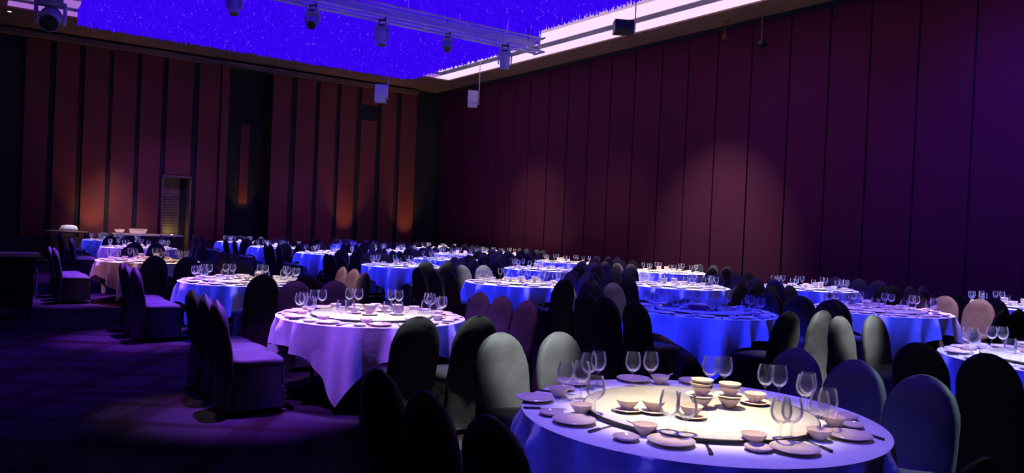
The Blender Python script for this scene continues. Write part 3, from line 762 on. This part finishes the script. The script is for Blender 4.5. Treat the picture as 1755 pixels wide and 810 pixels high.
# ------------------------------------------------------------------ service pieces on the left
ct = empty('service_trolley', (0.32, 13.95, 0))
link('body', MB().box(-0.55, -0.25, 0.16, 0.62, 0.3, 0.80).mesh('body'), M['black'], parent=ct)
link('tray_top', MB().box(-0.62, -0.28, 0.92, 0.70, 0.33, 0.97).mesh('tray_top'), M['lit_tray_wood'], parent=ct)
link('upper_shelf', MB().box(-0.55, -0.25, 0.80, 0.62, 0.3, 0.82).box(-0.60, 0.26, 0.80, 0.68, 0.31, 0.92).mesh('upper_shelf'), M['wainscot'], parent=ct)
for sx in (-0.52, 0.58):
    for sy in (-0.22, 0.26):
        link('wheel', MB().lathe([(0.02, -0.02), (0.055, -0.02), (0.06, 0), (0.055, 0.02), (0.02, 0.02)], 14).mesh('wheel'), M['black'], (sx, sy, 0.06), 0, ct).rotation_euler = (0, pi / 2, 0)
        link('post', MB().box(sx - 0.02, sy - 0.02, 0.1, sx + 0.02, sy + 0.02, 0.92).mesh('post'), M['black'], parent=ct)
link('push_handle', MB().tube((0.66, -0.2, 0.35), (0.66, -0.2, 0.75), 0.015).tube((0.62, -0.2, 0.35), (0.66, -0.2, 0.35), 0.015).tube((0.62, -0.2, 0.75), (0.66, -0.2, 0.75), 0.015).mesh('push_handle'), M['grey'], parent=ct)
link('latch', MB().box(-0.2, -0.262, 0.62, -0.13, -0.25, 0.635).mesh('latch'), M['steel'], parent=ct)
tag(ct, 'black wheeled service trolley with pale top edge standing in the aisle', 'trolley')

st = empty('serving_table', (2.95, 29.9, 0))
link('tabletop', MB().box(-0.65, -0.4, 0.86, 0.65, 0.4, 0.92).mesh('tabletop'), M['wood'], parent=st)
for sx in (-0.58, 0.58):
    for sy in (-0.34, 0.34): link('leg', MB().box(sx - 0.03, sy - 0.03, 0, sx + 0.03, sy + 0.03, 0.86).mesh('leg'), M['black'], parent=st)
tag(st, 'small brown serving table with folded towels by the panelled wall', 'table')
tw = link('folded_towel', MB().loops([se(0.27, 0.16, 16, 0.6, 0, 0), se(0.27, 0.16, 16, 0.6, 0, 0.10), se(0.22, 0.12, 16, 0.6, 0, 0.19), se(0.1, 0.06, 16, 0.6, 0, 0.22)]).mesh('folded_towel', True), M['white_cloth'], (3.0, 29.8, 0.92), 0.3)
tag(tw, 'white heap of folded towels on the brown serving table', 'towel')
tw2 = link('serving_tray', MB().lathe([(0, 0), (0.2, 0), (0.24, 0.03), (0.22, 0.03), (0, 0.012)], 20).mesh('serving_tray', True, 0.6), M['china'], (2.55, 29.75, 0.92))
tag(tw2, 'pale round tray beside the towels on the brown serving table', 'tray')
cb = empty('buffet_counter', (5.5, 30.3, 0))
link('worktop', MB().box(-1.15, -0.36, 0.84, 1.15, 0.36, 0.90).mesh('worktop'), M['china'], parent=cb)
link('cabinet', MB().box(-1.1, -0.32, 0.0, 1.1, 0.34, 0.84).mesh('cabinet'), M['wainscot'], parent=cb)
tag(cb, 'long low buffet counter with a bright top before the door', 'counter')
bn = link('serving_tub', MB().loops([se(0.24, 0.15, 20, 0.4, 0, 0), se(0.30, 0.20, 20, 0.4, 0, 0.17), se(0.285, 0.185, 20, 0.4, 0, 0.17), se(0.22, 0.13, 20, 0.4, 0, 0.02)]).mesh('serving_tub', True, 0.6), M['china'], (5.2, 30.3, 0.90))
tag(bn, 'white plastic tub standing on the buffet counter', 'tub')
bw = link('serving_bowl', MB().lathe([(0, 0), (0.07, 0), (0.14, 0.06), (0.17, 0.14), (0.16, 0.14), (0.12, 0.05), (0, 0.02)], 20).mesh('serving_bowl', True, 0.7), M['china'], (4.6, 30.25, 0.90))
tag(bw, 'round white serving bowl beside the tub on the buffet counter', 'bowl')
ph = empty('smartphone', (4.62, 21.6, TZ), 2.3)

# ------------------------------------------------------------------ keep what can be seen, then say which one is which
for e in (bx, ph): bpy.data.objects.remove(e)
bpy.context.view_layer.update()
DG = bpy.context.evaluated_depsgraph_get()


def project(p):
    d = Vector(p) - CP; z = d.dot(FWD)
    return (877.5 + FPX * d.dot(RT) / z, 405 - FPX * d.dot(UP) / z, z) if z > 0.05 else (-1, -1, -1)


def root(o):
    while o.parent: o = o.parent
    return o


def seen(o, pts):
    for p in pts:
        w = o.matrix_world @ Vector(p)
        x, y, z = project(w)
        if z < 0 or not (0 <= x <= 1755 and 0 <= y <= 810): continue
        d = w - CP; L = d.length; d.normalize(); s = CP.copy(); far = L
        for _ in range(12):
            ok, loc, nn, idx, ob, mw = S.ray_cast(DG, s, d, distance=(w - s).length + 0.03)
            if not ok or root(ob) == o: return True
            if ob.name.startswith('wine_glass'): s = loc + d * 0.002; continue
            break
    return False


PTS = {'plate': [(0.1 * cos(t), 0.1 * sin(t), 0.022) for t in (0, 1, 2, 3, 4, 5)] + [(0, 0, 0.009)], 'bowl': [(0.057 * cos(t), 0.057 * sin(t), 0.05) for t in range(6)] + [(0.04 * cos(t), 0.04 * sin(t), 0.02) for t in range(6)],
       'glass': [(0, 0, 0.01), (0.03, 0, 0.2), (-0.03, 0, 0.2), (0, 0.04, 0.15), (0, -0.04, 0.15), (0.04, 0, 0.15), (-0.04, 0, 0.15), (0, 0, 0.095)], 'dish': [(0.06 * cos(t), 0.06 * sin(t), 0.019) for t in range(6)],
       'saucer': [(0.078 * cos(t), 0.078 * sin(t), 0.017) for t in range(6)], 'knife': [(0.09, 0, 0.009), (-0.08, 0, 0.004), (0, 0, 0.004), (0.05, 0, 0.009)], 'spoon': [(0.08, 0, 0.04), (0.04, 0, 0.025), (0, 0, 0.01)]}
chair_pts = [(sx * w, y, z) for sx in (-1, -0.5, 0, 0.5, 1) for (w, y, z) in ((0.02, -0.32, 0.95), (0.13, -0.32, 0.91), (0.2, -0.31, 0.83), (0.22, -0.28, 0.7), (0.225, -0.25, 0.55), (0.225, -0.24, 0.3))] + \
            [(sx, sy, z) for sx in (-0.22, 0, 0.22) for (sy, z) in ((0.2, 0.475), (0.0, 0.48), (0.22, 0.3), (0.23, 0.1))]


def drop(o):
    for c in list(o.children): bpy.data.objects.remove(c)
    bpy.data.objects.remove(o)


gone = []
byt = {}
vis = {o.name: seen(o, PTS[kd]) for kd, tk, o in ITEMS}
for st_ in STACKS:
    if any(vis[o.name] for o in st_):
        for o in st_: vis[o.name] = True
for kind, tk, o in ITEMS:
    if kind in ('spoon',): vis[o.name] = True
    if vis[o.name]: byt.setdefault((kind, tk), []).append(o)
    else: gone.append(o)
for k, lst in CHAIRS.items():
    for o in lst:
        if seen(o, chair_pts): byt.setdefault(('chair', k), []).append(o)
        else: gone.append(o)
for o in gone: drop(o)
NOUN = {'plate': ('white round dinner plate', 'plate', 'dinner plates on the banquet tables'), 'bowl': ('small white china bowl', 'bowl', 'china bowls on the banquet tables'),
        'glass': ('clear stemmed wine glass', 'wine glass', 'wine glasses on the banquet tables'), 'dish': ('shallow white side dish', 'dish', 'side dishes on the banquet tables'),
        'saucer': ('flat white serving saucer', 'saucer', 'serving saucers on the lazy susans'), 'knife': ('knife with black handle', 'knife', 'table knives'),
        'spoon': ('white spoon in bowl', 'spoon', 'china spoons'), 'chair': ('covered round-backed chair', 'chair', 'covered chairs around the banquet tables')}
glasses = sorted(((project(o.location)[2], o) for (kd, tk), l_ in byt.items() if kd == 'glass' for o in l_), key=lambda t: t[0])
extra = [o for _, o in glasses[300:]]
ex = set(o.name for o in extra)
if extra:
    mb = MB()
    for o in extra:
        mb.add([(p[0] + o.location.x, p[1] + o.location.y, p[2] + o.location.z) for p in GLASSL.v], GLASSL.f)
    o = link('distant_wine_glasses', mb.mesh('distant_wine_glasses', True, 1.0), M['glass'])
    tag(o, 'many tiny wine glasses on the most distant tables by the room corner', 'wine glass', None, 'stuff')
for (kd, tk), lst in byt.items():
    nm, cat, grp = NOUN[kd]
    lst = [o for o in lst if o.name not in ex]
    lst.sort(key=lambda o: project(o.location)[0])
    for i, o in enumerate(lst):
        w = f'{ORD[i + 1]} from the left' if len(lst) > 1 else 'the only one'
        tag(o, f'{nm}, {w}, at the {TN[tk]}' if kd == 'chair' else f'{nm}, {w}, on the {TN[tk]}', cat, grp)
for o in extra: drop(o)
print('seen', {k: sum(len(v) for (a, _), v in byt.items() if a == k) for k in NOUN}, 'dropped', len(gone))
